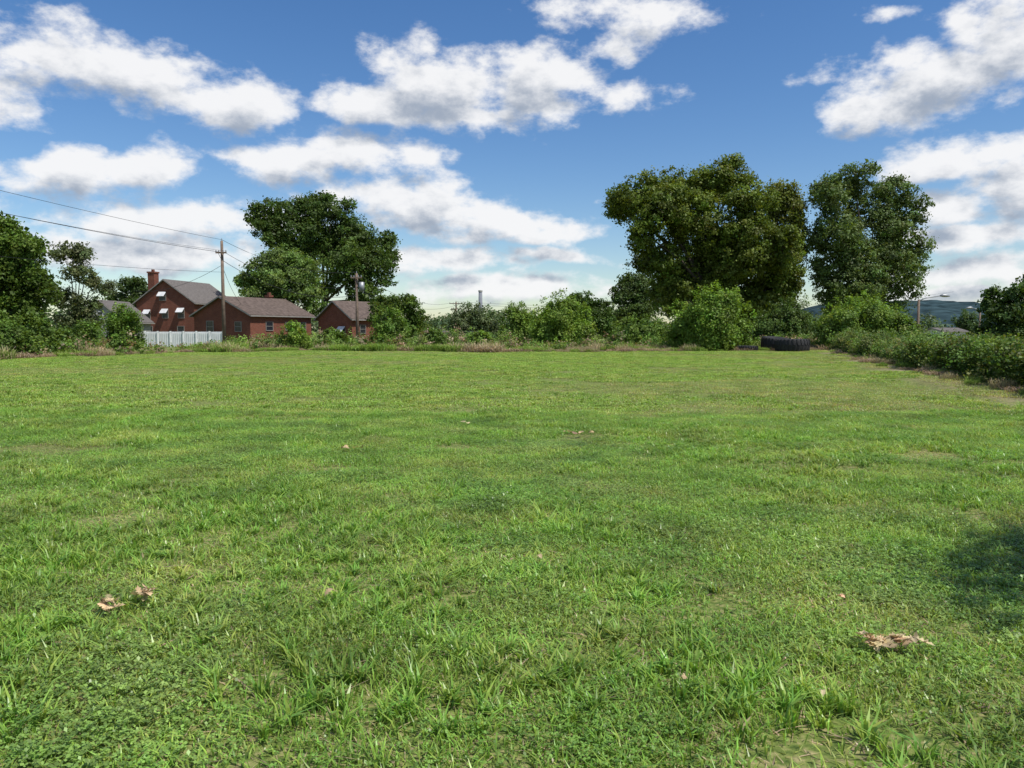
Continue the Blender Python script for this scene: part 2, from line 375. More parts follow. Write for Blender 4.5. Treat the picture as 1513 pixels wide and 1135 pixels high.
def tree(name, d, base_px, lobes_px, col, cr=.75, per=34, leaf=.26, dens=1.0, trunk_r=.4, depth=1.0, fork=.3, dy_amp=.4, base=None, sub=5, shrink=.86):
    lobes = []
    xs_ = [W(l[0], 488, d)[0] for l in lobes_px]; cw = (max(xs_)-min(xs_))/2+1
    for (px, py, rx, ry) in lobes_px:
        dy = rng.uniform(-1, 1)*dy_amp*cw
        c = W(px, py, d+dy); s_ = (d+dy)/F
        lobes.append((c, (rx*s_, (rx+ry)/2*s_*depth, ry*s_)))
    for (c, r) in list(lobes)[::3]:
        lobes.append((np.array([c[0]*.98+rng.normal(0, .3), c[1]+cw*.45, c[2]*.95]), tuple(np.array(r)*.9)))
    fine = []
    for (c, r) in lobes:
        r = np.array(r); fine.append((c, tuple(r*shrink)))
        for _ in range(sub):
            dd = unit(rng.normal(0, 1, (1, 3))+np.array([[0, -.25, .2]]))[0]; q = rng.uniform(.28, .45)
            fine.append((np.array(c)+dd*r*(.98-q*.6), tuple(r*q*np.array([1.1, 1.1, .8]))))
    E = empty(name, (0, 0, 0))
    C, R, O, K = lobe_clumps(fine, cr, dens*.75)
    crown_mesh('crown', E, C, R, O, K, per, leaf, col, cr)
    bx = W(base_px, 488, d)[0] if base is None else base[0]; by = d if base is None else base[1]
    bz = float(H(bx, by))-.1
    top = max(l[0][2] for l in lobes); mb = MB()
    f = np.array([bx, by, bz+(top-bz)*fork])
    mb.tube([(bx, by, bz), (bx, by, bz+.5), (bx+.1, by, (bz+f[2])/2), f], [trunk_r*1.5, trunk_r*1.1, trunk_r*.95, trunk_r*.85], 10)
    for (c, r) in lobes:
        mid = f*.5+c*.5+np.array([0, 0, .12*(c[2]-f[2])])+rng.normal(0, .25, 3)
        mb.tube([f-[0, 0, .3], mid, c, c+np.array([rng.normal(0, .3), rng.normal(0, .3), r[2]*.6])], [trunk_r*.4, trunk_r*.22, trunk_r*.1, .02], 6)
        for _ in range(4):
            dd = unit(rng.normal(0, 1, (1, 3)))[0]
            mb.tube([mid*.3+c*.7, c+dd*np.array(r)*.5+[0, 0, .1], c+dd*np.array(r)*.88], [trunk_r*.1, trunk_r*.06, .012], 5)
    mb.obj('trunk', M_bark, E, True)
    return E
def bush(name, x0, x1, ytop, d, col, n=9, cr=.38, per=32, leaf=.17, dens=1.0, dome=.45):
    a = W(x0, 488, d)[0]; b = W(x1, 488, d)[0]; top = W(0, ytop, d)[2]; cx = (a+b)/2; hw = (b-a)/2
    z0 = float(H(cx, d)); hh = top-z0; lobes = []
    for i in range(n):
        u = rng.uniform(-1, 1) if i else 0; v = rng.uniform(-1, 1)*.8
        rr = hw*rng.uniform(.28, .46) if n > 1 else hw
        rz = min(hh*.42, rr*rng.uniform(.8, 1.2))
        topz = z0+hh*(1-dome*u*u-.15*v*v)*rng.uniform(.78, 1.0)
        lobes.append(((cx+u*(hw-rr), d+v*hw*.6, topz-rz), (rr, rr, rz)))
        lobes.append(((cx+u*(hw-rr)*1.02, d+v*hw*.6, z0+hh*.25), (rr*1.05, rr, hh*.32)))
    E = empty(name)
    C, R, O, K = lobe_clumps(lobes, cr, dens*.85)
    ns = 34; sx = cx+rng.uniform(-.9, .9, ns)*hw
    sh = np.stack([sx, d+rng.uniform(-.5, .5, ns)*hw, z0+hh*(.97-.5*((sx-cx)/hw)**2)+rng.uniform(-.1, .1, ns)*hh], 1)
    C = np.concatenate([C, sh]); R = np.concatenate([R, np.full(ns, cr*.7)]); O = np.concatenate([O, np.tile([[0, 0, 1.]], (ns, 1))])
    k = C[:, 2] > z0; C, R, O = C[k], R[k], O[k]
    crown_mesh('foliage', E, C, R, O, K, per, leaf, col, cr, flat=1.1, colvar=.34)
    mb = MB()
    for i in range(8):
        th = rng.random()*6.28; q = np.array([cx, d, z0])
        mb.tube([q, q+[math.cos(th)*hw*.3, math.sin(th)*hw*.3, hh*.45], q+[math.cos(th)*hw*.55, math.sin(th)*hw*.4, hh*.8]], [.05, .035, .01], 5)
    mb.obj('stems', M_bark, E)
    return E
tree('large_shade_tree', 78, 1050, [(945,285,36,32),(972,312,46,46),(1000,275,40,28),(1065,262,42,32),(1035,330,55,52),(1100,300,44,42),(1100,372,58,50),(1148,385,38,42),(985,388,46,42),(1030,425,60,42),(1125,425,48,40),(952,345,26,36),(1162,365,26,28),(1000,440,42,38),(926,300,22,20),(1060,395,55,45),(1080,450,55,35),(1150,430,34,36)],
     (.125, .17, .024), cr=.62, per=42, leaf=.25, trunk_r=.6, dy_amp=.35)
tree('poplar_tree', 92, 1165, [(1150,285,24,22),(1172,305,20,36),(1148,330,22,38),(1178,345,18,38),(1160,390,28,45)], (.15, .18, .03), cr=.7, per=32, leaf=.27, sub=4)
tree('silver_maple_tree', 88, 1280, [(1262,265,38,26),(1225,290,28,30),(1315,290,36,28),(1342,318,30,32),(1240,340,38,38),(1290,325,42,40),(1350,375,26,32),(1305,385,42,38),(1225,395,30,38),(1262,425,50,34),(1342,415,26,28),(1212,350,16,32),(1285,440,60,28),(1265,380,40,36),(1320,350,30,30)],
     (.115, .17, .048), cr=.62, per=30, leaf=.25, dens=.88, trunk_r=.42)
tree('oak_tree', 105, 480, [(388,320,26,23),(435,316,40,26),(488,311,40,23),(520,350,44,38),(565,375,24,34),(548,400,34,34),(450,352,52,34),(500,395,46,44),(540,438,34,28),(400,345,26,18),(470,300,28,12)], (.075, .125, .023), cr=.8, per=36, leaf=.3, trunk_r=.5, dy_amp=.3)
tree('maple_tree', 88, 425, [(420,387,38,24),(394,402,30,28),(448,408,32,32),(362,415,16,14),(420,428,48,32),(460,445,22,28),(390,438,32,24)], (.14, .215, .05), cr=.6, per=34, leaf=.24, trunk_r=.3, dy_amp=.3)
tree('oak_tree', 50, 5, [(-5,362,32,34),(16,350,22,22),(36,400,30,30),(0,425,48,38),(52,435,22,26),(0,338,20,16),(-60,370,55,50),(15,465,50,26),(62,420,14,20),(-50,440,55,50),(40,370,16,18)], (.095, .155, .023), cr=.5, per=38, leaf=.19, trunk_r=.35, dy_amp=.2)
tree('locust_tree', 66, 112, [(92,373,18,16),(122,376,18,18),(112,402,26,20),(140,418,14,16),(96,438,20,22),(120,448,26,22),(108,475,26,20),(130,465,18,18)], (.13, .16, .065), cr=.40, per=24, leaf=.17, dens=.85, trunk_r=.15, dy_amp=.25, sub=3)
tree('elm_tree', 112, 187, [(187,422,20,14),(174,443,18,18),(202,445,16,18)], (.075,.12,.03), cr=.7, per=34, leaf=.3, trunk_r=.25)
tree('hackberry_tree', 72, 590, [(575,450,24,16),(600,452,22,16),(618,470,16,18),(570,475,26,22),(600,485,30,16),(557,465,12,18)], (.10, .16, .027), cr=.42, per=34, leaf=.2, trunk_r=.15, sub=3)
tree('elm_tree', 95, 935, [(940,420,24,20),(925,440,22,24),(955,450,26,28),(930,468,28,20)], (.085, .135, .035), cr=.6, per=34, leaf=.26, trunk_r=.2)
tree('mulberry_tree', 75, 870, [(862,445,20,16),(885,460,20,20),(866,475,22,20),(893,480,16,18)], (.08, .14, .025), cr=.45, per=34, leaf=.2, trunk_r=.15, sub=3)
tree('sycamore_tree', 44, 1500, [(1500,440,24,24),(1525,430,26,24),(1484,470,22,24),(1515,480,36,30),(1540,450,34,40),(1476,495,18,20),(1500,510,34,24)], (.065, .11, .025), cr=.36, per=36, leaf=.16, trunk_r=.18, dy_amp=.15, sub=3)
LT1 = (.19, .30, .045); LT2 = (.17, .265, .042); MD = (.12, .20, .034)
bush('round_shrub', 985, 1117, 425, 60, (.155, .25, .034), n=13, cr=.4, dome=.35)
bush('sapling_thicket', 782, 878, 434, 68, LT1, n=12)
bush('sapling_thicket', 735, 795, 450, 72, LT2, n=7)
bush('sapling_thicket', 1205, 1345, 438, 60, LT2, n=14, dome=.3)
bush('sapling_thicket', 1110, 1225, 440, 70, (.09, .15, .03), n=10)
bush('sapling_thicket', 895, 1000, 468, 66, MD, n=8)
bush('shrub', 408, 458, 480, 60, LT2, n=6, cr=.28, leaf=.14)
bush('shrub', 548, 604, 455, 65, MD, n=7)
bush('shrub', 148, 212, 454, 58, MD, n=9)
bush('shrub', 100, 158, 478, 56, MD, n=6)
bush('shrub', 0, 95, 470, 48, MD, n=9, cr=.35)
bush('shrub', -60, 50, 480, 44, MD, n=9, cr=.35)
bush('shrub', 650, 745, 452, 120, (.11, .15, .06), n=10, cr=.7, leaf=.3)
bush('shrub', 468, 515, 489, 66, MD, n=5, cr=.3)
bush('shrub', 1405, 1447, 462, 150, (.08, .13, .045), n=7, cr=.8, leaf=.36)
bush('shrub', 1318, 1355, 472, 58, MD, n=6)
bush('shrub', 620, 660, 488, 63, MD, n=5, cr=.3)
bush('shrub', 690, 730, 492, 62, LT2, n=5, cr=.3)

def band(name, X_, Y_, Htop, cr, per, leaf, cols, nclump):
    k = rng.integers(0, len(X_), nclump)
    x = X_[k]+rng.normal(0, .4*min(1, cr*2), nclump); y = Y_[k]+rng.normal(0, .4, nclump); h = Htop[k]
    z = H(x, y)+h*rng.random(nclump)**.7
    C = np.stack([x, y, z], 1); O = unit(rng.normal(0, .5, (nclump, 3))+np.array([0, -.3, .8]))
    Vs, Cs = [], []
    for j, c in enumerate(cols):
        s_ = np.arange(nclump) % len(cols) == j
        v, cc = leafcloud(C[s_], np.full(s_.sum(), cr)*rng.uniform(.6, 1.3, s_.sum()), O[s_], per, leaf, c, flat=1.0); Vs.append(v); Cs.append(cc)
    return mesh_np(name, np.concatenate(Vs), 4, M_leaf, np.concatenate(Cs))
x_ = rng.uniform(-40, 30, 900); y_ = edge_y(x_)+2.8+12*rng.random(900)
gap = (x_ > 11) & (x_ < 26) & (y_ < 61); x_, y_ = x_[~gap], y_[~gap]
band('brush_thicket', x_, y_, .35+.8*rng.random(len(x_))*np.clip(1+.8*lown(x_, y_, .5, 31), .1, 2.4), .33, 26, .16, [(.13,.22,.035), (.18,.26,.05), (.10,.17,.035), (.30,.23,.15)], 3600)
x_ = rng.uniform(-170, 130, 900); y_ = rng.uniform(170, 260, 900)
band('distant_tree_line', x_, y_, 3+4.5*np.clip(.6+.5*lown(x_, y_*.2, .07, 41), .1, 1.6), 1.6, 26, .75, [(.09,.135,.06), (.10,.15,.065)], 3400)
t = 14.5+43*rng.random(1800)**1.5
vt = .92+.30*np.clip(lown(t, t*0, .8, 51), -1, 1.4)
band('fence_vines', bound(t)+rng.normal(.95, .25, 1800), t, vt+.1, .26, 32, .10, [(.09,.155,.026), (.13,.21,.034), (.16,.18,.05), (.07,.125,.024)], 6200)
t = rng.uniform(15, 60, 900)
band('brush_thicket', bound(t)+rng.uniform(1.8, 6.5, 900), t, 1.0+.75*np.clip(.5+.5*lown(t, t*0, .5, 53), 0, 1.6)*sstep(20, 45, t), .4, 30, .15, [(.09,.15,.026), (.125,.20,.036)], 2600)
oakx, oaky = 8.9, 2.0
lobes = [((oakx-1.6, 2.5, 5.6), (1.7, 1.4, 1.1)), ((oakx+.3, .9, 6.8), (2.2, 2, 1.6)), ((oakx+1.8, 3.1, 6.2), (2, 2, 1.5)), ((oakx-.3, 3.1, 6.4), (1.6, 1.0, 1.1)), ((oakx+.5, .1, 5.6), (1.8, 1.7, 1.2))]
E = empty('oak_tree'); C, R, O, K = lobe_clumps(lobes, .5, 1.2); crown_mesh('crown', E, C, R, O, K, 38, .17, (.09, .15, .025), .5)
mb = MB(); bz = float(H(oakx, oaky))
mb.tube([(oakx, oaky, bz-.2), (oakx, oaky, bz+1.2), (oakx+.1, oaky, bz+3.8)], [.42, .3, .25], 12)
for c_, r_ in lobes: mb.tube([(oakx+.1, oaky, bz+3.5), (np.array([oakx, oaky, bz+4.5])+np.array(c_))/2+[0, 0, .3], c_], [.16, .1, .04], 7)
mb.obj('trunk', M_bark, E, True)

# ------------------------------------------------------------------ hill
hx = np.linspace(560, 2400, 120); hyy = np.linspace(0, 1, 12); V = []
for j, v in enumerate(hyy):
    for i, x in enumerate(hx):
        u = (x-560)/1840
        top = 70*sstep(.01, .13, u)*(1+.08*math.sin(u*13+.3)+.04*math.sin(u*37))+1.6*math.sin(i*1.9)*math.sin(i*.77)
        V.append((x, 1250+v*700+(rng.normal(0, 6) if 0 < v < 1 else 0), -4+top*math.sin(min(v*1.25, 1)*math.pi/2)+(rng.normal(0, 1.4) if v > 0 else 0)))
Fc = [(j*120+i, j*120+i+1, (j+1)*120+i+1, (j+1)*120+i) for j in range(11) for i in range(119)]
mesh_py('wooded_hill', V, Fc, simple('hazy_woodland', (.034, .058, .066), .95, .5, .03, spec=0))  # distance haze is mixed into the blue-green base colour

# ------------------------------------------------------------------ houses
def house(name, corner_px, d, a_deg, w, l, hw, hr, wins, wall=None, roof=None, chimney=None, over=.3, lift=0):
    c = W(corner_px, 488, d)
    ang = math.atan2(-c[1], -c[0]) - math.radians(a_deg)
    rz = ang+math.pi/2
    lc = np.array([w/2, -l/2]); R_ = np.array([[math.cos(rz), -math.sin(rz)], [math.sin(rz), math.cos(rz)]])
    o = c[:2]-R_@lc
    E = empty(name, (o[0], o[1], float(H(o[0], o[1]))-.1+lift), rz)
    wall = wall or M_brick; roof = roof or M_shingle
    x0, x1, y0, y1 = -w/2, w/2, -l/2, l/2
    V = [(x0,y0,-lift),(x1,y0,-lift),(x1,y1,-lift),(x0,y1,-lift),(x0,y0,hw),(x1,y0,hw),(x1,y1,hw),(x0,y1,hw),(0,y0,hw+hr),(0,y1,hw+hr)]
    mesh_py('walls', V, [(0,1,5,8,4),(1,2,6,5),(2,3,7,9,6),(3,0,4,7),(0,3,2,1)], wall, E)
    sl = hr/(w/2); t = .14; mb = MB()
    for sgn in (-1, 1):
        xe = sgn*(w/2+over); ze = hw-over*sl
        pts_ = [(0, hw+hr+.02), (xe, ze+.02), (xe, ze+.02+t), (0, hw+hr+.02+t)]
        A = [(p[0], y0-over, p[1]) for p in pts_]; B = [(p[0], y1+over, p[1]) for p in pts_]
        mb.add(A+B, [(0,1,2,3),(7,6,5,4),(0,4,5,1),(1,5,6,2),(2,6,7,3)])
    mb.obj('roof', roof, E)
    mb = MB()
    for sgn in (-1, 1):
        xe = sgn*(w/2+over); ze = hw-over*sl
        yy = y0-over-.012
        A = [(sgn*.0, yy, hw+hr-.0), (xe, yy, ze-.0), (xe, yy, ze+.13), (0, yy, hw+hr+.13)]
        mb.add([(p[0], p[1]-.02, p[2]) for p in A]+A, [(0,1,2,3),(4,7,6,5),(0,4,5,1),(3,2,6,7),(1,5,6,2)])
        mb.box(min(xe, xe+sgn*.1), max(xe, xe+sgn*.1), y0-over, y1+over, ze-.03, ze+.08)
    mb.obj('trim', M_trim, E)
    fr, gl, aw = MB(), MB(), MB()
    def put(mbx, face, u0, u1, z0, z1, d0, d1):
        if face == 'F': mbx.box(u0, u1, y0-d1, y0-d0, z0, z1)
        elif face == 'R': mbx.box(x1+d0, x1+d1, u0, u1, z0, z1)
    for (face, u, z, ww, wh, kind) in wins:
        e = .05
        put(gl, face, u-ww/2, u+ww/2, z, z+wh, .003, .02)
        put(fr, face, u-ww/2-e, u-ww/2, z-e, z+wh+e, .003, .06); put(fr, face, u+ww/2, u+ww/2+e, z-e, z+wh+e, .003, .06)
        put(fr, face, u-ww/2, u+ww/2, z+wh, z+wh+e, .003, .06); put(fr, face, u-ww/2, u+ww/2, z-e, z, .003, .08)
        put(fr, face, u-ww/2, u+ww/2, z+wh/2-.02, z+wh/2+.02, .021, .05)
        if kind == 'awning':
            a0, a1, dz = u-ww/2-.08, u+ww/2+.08, .55
            top, dep = z+wh+.1, .6
            if face == 'F': q = [(a0,y0-.07,top),(a1,y0-.07,top),(a1,y0-dep,top-dz),(a0,y0-dep,top-dz)]
            else: q = [(x1+.07,a0,top),(x1+.07,a1,top),(x1+dep,a1,top-dz),(x1+dep,a0,top-dz)]
            q2 = [(p[0], p[1], p[2]-.05) for p in q]
            aw.add(q+q2, [(0,1,2,3),(7,6,5,4),(0,4,5,1),(1,5,6,2),(2,6,7,3),(3,7,4,0)])
    fr.obj('window_frames', M_trim if wall is M_brick else M_white, E); gl.obj('window_glass', M_glass, E)
    if aw.V: aw.obj('awnings', M_awn, E)
    if chimney:
        cx_, cy_, cw_, top = chimney; mb = MB()
        mb.box(cx_-cw_/2, cx_+cw_/2, cy_-cw_/2, cy_+cw_/2, .2, top); mb.box(cx_-cw_/2-.08, cx_+cw_/2+.08, cy_-cw_/2-.08, cy_+cw_/2+.08, top, top+.2)
        mb.box(cx_-.15, cx_+.15, cy_-.15, cy_+.15, top+.2, top+.5); mb.obj('chimney', M_brick, E)
    return E, rz
house('brick_house', 288, 100, 33, 8.4, 10, 5.3, 2.9,
      [('F', -.3, 5.6, .9, 1.0, 'awning'), ('F', 2.3, 3.3, .85, 1.2, 'awning'), ('F', -2.6, 3.2, .8, 1.1, 'awning'), ('F', 0, 3.3, .8, 1.1, 'awning'), ('F', -2.4, .9, .9, 1.3, 'p'), ('F', 2.2, .9, .9, 1.3, 'p'), ('R', -2.5, 3.2, .9, 1.2, 'p'), ('R', 1.5, 3.2, .9, 1.2, 'p')],
      roof=M_shingle2, chimney=(-2.3, -4.0, .95, 9.2))
house('brick_house', 370, 75, 46, 7.8, 8.6, 3.2, 1.75,
      [('F', -1.6, 1.5, .9, 1.1, 'p'), ('F', 2.3, 1.6, .8, .9, 'p'), ('R', -1.8, 1.7, .9, .8, 'p'), ('R', .9, 1.7, .9, .8, 'p'), ('R', 3.0, 1.5, .8, 1.0, 'p')], chimney=(-1.2, 3.4, .5, 5.3))
house('brick_garage', 520, 78, 50, 5.4, 6.0, 2.9, 1.7,
      [('F', 1.2, 1.1, .9, .9, 'awning'), ('R', -1.6, 1.4, .7, .8, 'p'), ('R', 1.2, .3, 1.0, 2.1, 'awning')])
house('white_house', 184, 86, 24, 5.2, 7, 2.7, 2.2, [('F', -1.3, 1.3, .9, 1.2, 'p'), ('F', 1.3, 1.3, .9, 1.2, 'p'), ('F', 0, 3.0, .6, .7, 'p')], wall=M_siding, roof=M_shingle2)
house('white_house', 1392, 120, 50, 4.0, 4.2, 1.6, .45, [('F', 0, .4, .8, .7, 'p'), ('R', 0, .4, .9, .7, 'p')], wall=M_siding2, roof=M_shingle2, lift=2.5)

E = empty('white_vinyl_fence'); mb = MB(); a_, b_ = W(214, 488, 72), W(329, 488, 70)
nseg = 6
for i in range(nseg+1):
    p = a_+(b_-a_)*i/nseg; mb.box(p[0]-.06, p[0]+.06, p[1]-.06, p[1]+.06, 0, 1.52)
mb.obj('posts', M_white, E); mb = MB()
for i in range(nseg):
    p = a_+(b_-a_)*i/nseg; q = a_+(b_-a_)*(i+1)/nseg; m = 7
    for j in range(m):
        u0 = p+(q-p)*(j/m); u1 = p+(q-p)*((j+.985)/m)
        mb.box(u0[0], u1[0], u0[1]-.02, u0[1]+.02, .08, 1.37)
    mb.box(p[0]+.08, q[0]-.08, p[1]-.035, p[1]+.035, 1.375, 1.46)
mb.obj('panels', M_white, E)
E = empty('warehouse', (-9.5, 118, 0)); mb = MB(); mb.box(-4.5, 4.5, 0, 8, 0, 1.35); mb.obj('walls', M_conc, E)
mb = MB(); mb.box(-4.7, 4.7, -.2, 8.2, 1.353, 1.5); mb.obj('roof', M_metal, E); mb = MB()
for i in range(5): mb.box(-4+i*1.8, -3+i*1.8, -.03, -.004, .3, 1.1)
mb.obj('doors', M_metal, E)
p = W(710, 488, 480); E = empty('smokestack', (p[0], p[1], -1)); mb = MB()
mb.tube([(0, 0, 0), (0, 0, 14), (0, 0, 27)], [1.7, 1.35, 1.1], 20); mb.obj('shaft', simple('stack_concrete', (.2, .21, .24), .9, .1, .3), E, True)
mb = MB(); mb.tube([(0, 0, 26.4), (0, 0, 27.3)], [1.35, 1.35], 20); mb.obj('rim', M_conc, E)

# ------------------------------------------------------------------ poles and wires
def pole(name, px, d, ytop, arms, r=.15, tf=None, ay=0.0):
    p = W(px, 488, d); top = W(px, ytop, d)[2]; z0 = float(H(p[0], p[1]))
    E = empty(name, (p[0], p[1], z0), ay); h = top-z0; mb = MB()
    mb.tube([(0, 0, -.2), (0, 0, h)], [r, r*.65], 12); mb.obj('shaft', M_pole, E, True)
    for (z, half) in arms:
        mb = MB(); mb.box(-half, half, -r-.12, -r, h-z-.06, h-z+.06)
        mb.tube([(-half*.5, -r-.05, h-z-.05), (0, -r*.8, h-z-.6)], [.02, .02], 5); mb.tube([(half*.5, -r-.05, h-z-.05), (0, -r*.8, h-z-.6)], [.02, .02], 5)
        mb.obj('crossarm', M_pole, E); mb = MB()
        for x in (-half*.92, -half*.4, half*.4, half*.92): mb.tube([(x, -r-.06, h-z+.061), (x, -r-.06, h-z+.22)], [.05, .035], 6)
        mb.obj('insulators', M_metal, E)
    if tf:
        mb = MB(); mb.tube([(r+.28, 0, h-tf-.45), (r+.28, 0, h-tf+.4)], [.26, .26], 12); mb.box(r-.05, r+.1, -.05, .05, h-tf-.1, h-tf+.1); mb.obj('transformer', M_metal, E, True)
    mb = MB(); mb.tube([(0, 0, h), (0, 0, h+.2)], [.04, .03], 6); mb.obj('pin_insulator', M_metal, E)
    return np.array([p[0], p[1], z0+h])
t1 = pole('utility_pole', 331, 65, 356, [(1.0, .45)], r=.17)
t2 = pole('utility_pole', 528, 71, 404, [(.4, .5)], r=.16, tf=1.2)
t3 = pole('utility_pole', 674, 130, 446, [(.3, 1.1), (1.2, .8)], r=.17)
tl = np.array([-31.5, 12, 9.8])
mb = MB(); E = empty('utility_pole', (tl[0], tl[1], 0)); mb.tube([(0, 0, -.2), (0, 0, 9.9)], [.17, .12], 12); mb.obj('shaft', M_pole, E, True)
mb = MB()
def wire(a, b, sag, r=.016, n=24):
    P = [a+(b-a)*t+np.array([0, 0, -4*sag*t*(1-t)]) for t in np.linspace(0, 1, n)]; mb.tube(P, [r]*n, 5, False)
wire(t1+[0, 0, .1], tl+[0, 0, .3], .5, .012); wire(t1+[0, 0, -.95], tl+[0, 0, -.6], .7, .016); wire(t1+[.4, 0, -.85], tl+[.4, 0, -.8], .75, .01)
wire(t1+[0, 0, -2.6], tl+[-4, 0, -3.2], .8, .011)
wire(t1+[0, 0, .1], t2+[0, 0, .1], .9); wire(t1+[.3, 0, -1], t2+[.3, 0, -1.2], 1.1); wire(t1+[0, 0, -1.6], t2+[0, 0, -2], 1.2, .02)
wire(t2, t3+[-1, 0, -.2], 1.2); wire(t2+[0, 0, -1.5], t3+[.9, 0, -.2], 1.4)
wire(t3, np.array([120., 210, 12]), 2.5, .02); wire(t3+[-1, 0, -.3], np.array([119., 210, 11]), 2.5, .02)
wire(t1+[0, 0, -2], np.array([-44., 90, 6.2]), .8); wire(t1+[0, 0, -2.1], np.array([-27.0, 77, 4.2]), .4)
mb.obj('overhead_wires', M_wire)
def lamp(px, d, ytop, reach):
    p = W(px, 488, d); z0 = float(H(p[0], d)); h = W(px, ytop, d)[2]-z0; E = empty('street_lamp', (p[0], p[1], z0)); mb = MB()
    mb.tube([(0, 0, -.2), (0, 0, h*.5), (0, 0, h-.35)], [.14, .12, .1], 10); mb.obj('shaft', M_pole, E, True); mb = MB()
    mb.tube([(0, 0, h-.5), (reach*.3, 0, h-.2), (reach, 0, h)], [.05, .045, .04], 8); mb.obj('arm', M_metal, E, True); mb = MB()
    s_ = np.sign(reach)
    mb.tube([(reach-.1*s_, 0, h), (reach+.15*s_, 0, h+.02), (reach+.5*s_, 0, h), (reach+.8*s_, 0, h-.04)], [.06, .15, .14, .05], 10); mb.obj('head', M_metal, E, True)
lamp(1356, 70, 437, 2.0)
lamp(1447, 95, 455, -1.0)

# ------------------------------------------------------------------ chain-link fence
E = empty('chain_link_fence'); mb = MB(); tt = np.arange(11.2, 62, 2.7); top = []
for t in tt:
    x = bound(t)+.95; z = float(H(x, t)); mb.tube([(x, t, z-.2), (x, t, z+1.0)], [.035, .035], 8); mb.tube([(x, t, z+1.0), (x, t, z+1.05)], [.045, .02], 8); top.append(np.array([x, t, z+.95]))
mb.obj('posts', M_fence, E, True); mb = MB()
mb.tube(top, [.018]*len(top), 6); mb.obj('top_rail', M_fence, E, True); mb = MB()
for i in range(10):
    a_, b_ = top[i], top[i+1]
    for s_ in (-1, 1):
        for k in np.arange(-.4, 1, .037):
            u0, u1 = (k, k+.35); z0, z1 = (0, .94)
            if u0 < 0: z0 = (0-u0)/.35*.94; u0 = 0
            if u1 > 1: z1 = (1-(u1-.35))/.35*.94; u1 = 1
            if u0 >= u1: continue
            if s_ < 0: z0, z1 = .94-z0, .94-z1
            A_ = a_+(b_-a_)*u0; B_ = a_+(b_-a_)*u1
            mb.tube([(A_[0], A_[1], A_[2]-.95+z0), (B_[0], B_[1], B_[2]-.95+z1)], [.002, .002], 3, False)
mb.obj('mesh_wire', M_fence, E)
p = W(1511, 516, 32); E = empty('traffic_sign', (p[0]+.1, 32, 0)); mb = MB(); zc = p[2]
mb.add([(0,0,zc-.3),(.3,0,zc),(0,0,zc+.3),(-.3,0,zc),(0,.02,zc-.3),(.3,.02,zc),(0,.02,zc+.3),(-.3,.02,zc)], [(0,1,2,3),(7,6,5,4),(0,4,5,1),(1,5,6,2),(2,6,7,3),(3,7,4,0)])
mb.obj('panel', M_yellow, E); mb = MB(); mb.tube([(0, .05, -2.8), (0, .05, zc+.3)], [.03, .03], 8); mb.obj('post', M_metal, E)

# ------------------------------------------------------------------ tires
def tire(px, ro, wd, tilt=(0, 0), dd=None):
    d = dd; p = W(px, 488, d); z0 = float(H(p[0], d))
    E = empty('tractor_tire', (p[0], p[1], z0+wd/2+.02)); E.rotation_euler = (tilt[0], tilt[1], rng.random()*3)
    ri = ro*.5; n = 64
    prof = [(ri, -.32), (ri*1.08, -.44), (ro*.8, -.5), (ro*.93, -.46), (ro*.975, -.36), (ro*.985, 0), (ro*.975, .36), (ro*.93, .46), (ro*.8, .5), (ri*1.08, .44), (ri, .32), (ri*1.12, .3), (ro*.85, .38), (ro*.88, 0), (ro*.85, -.38), (ri*1.12, -.3)]
    V = []; m = len(prof)
    for k in range(n):
        a = 2*math.pi*k/n
        for r, z in prof: V.append((r*math.cos(a), r*math.sin(a), z*wd))
    Fc = [(k*m+j, ((k+1) % n)*m+j, ((k+1) % n)*m+(j+1) % m, k*m+(j+1) % m) for k in range(n) for j in range(m)]
    mesh_py('carcass', V, Fc, M_rubber, E, True)
    mb = MB(); nl = 26
    for k in range(nl):
        for s_ in (-1, 1):
            a0 = 2*math.pi*(k+(.5 if s_ > 0 else 0))/nl
            pts_ = []
            for (z, da, r) in ((.02, .10, ro*.97), (.47*s_, 0, ro*.95)):
                for w_ in (-.045, .045):
                    for rr in (r-.02, r+.06 if abs(z) < .1 else r+.04):
                        a = a0+da+w_; pts_.append((rr*math.cos(a), rr*math.sin(a), z*wd))
            mb.add(pts_, [(1,3,7,5),(0,4,6,2),(0,1,5,4),(2,6,7,3),(0,2,3,1),(4,5,7,6)])
    mb.obj('tread_lugs', M_rubber, E)
tire(1171, 1.22, .88, dd=56.3); tire(1146, 1.05, 1.0, (.05, -.1), dd=58.9); tire(1105, .75, .36, dd=57.8)

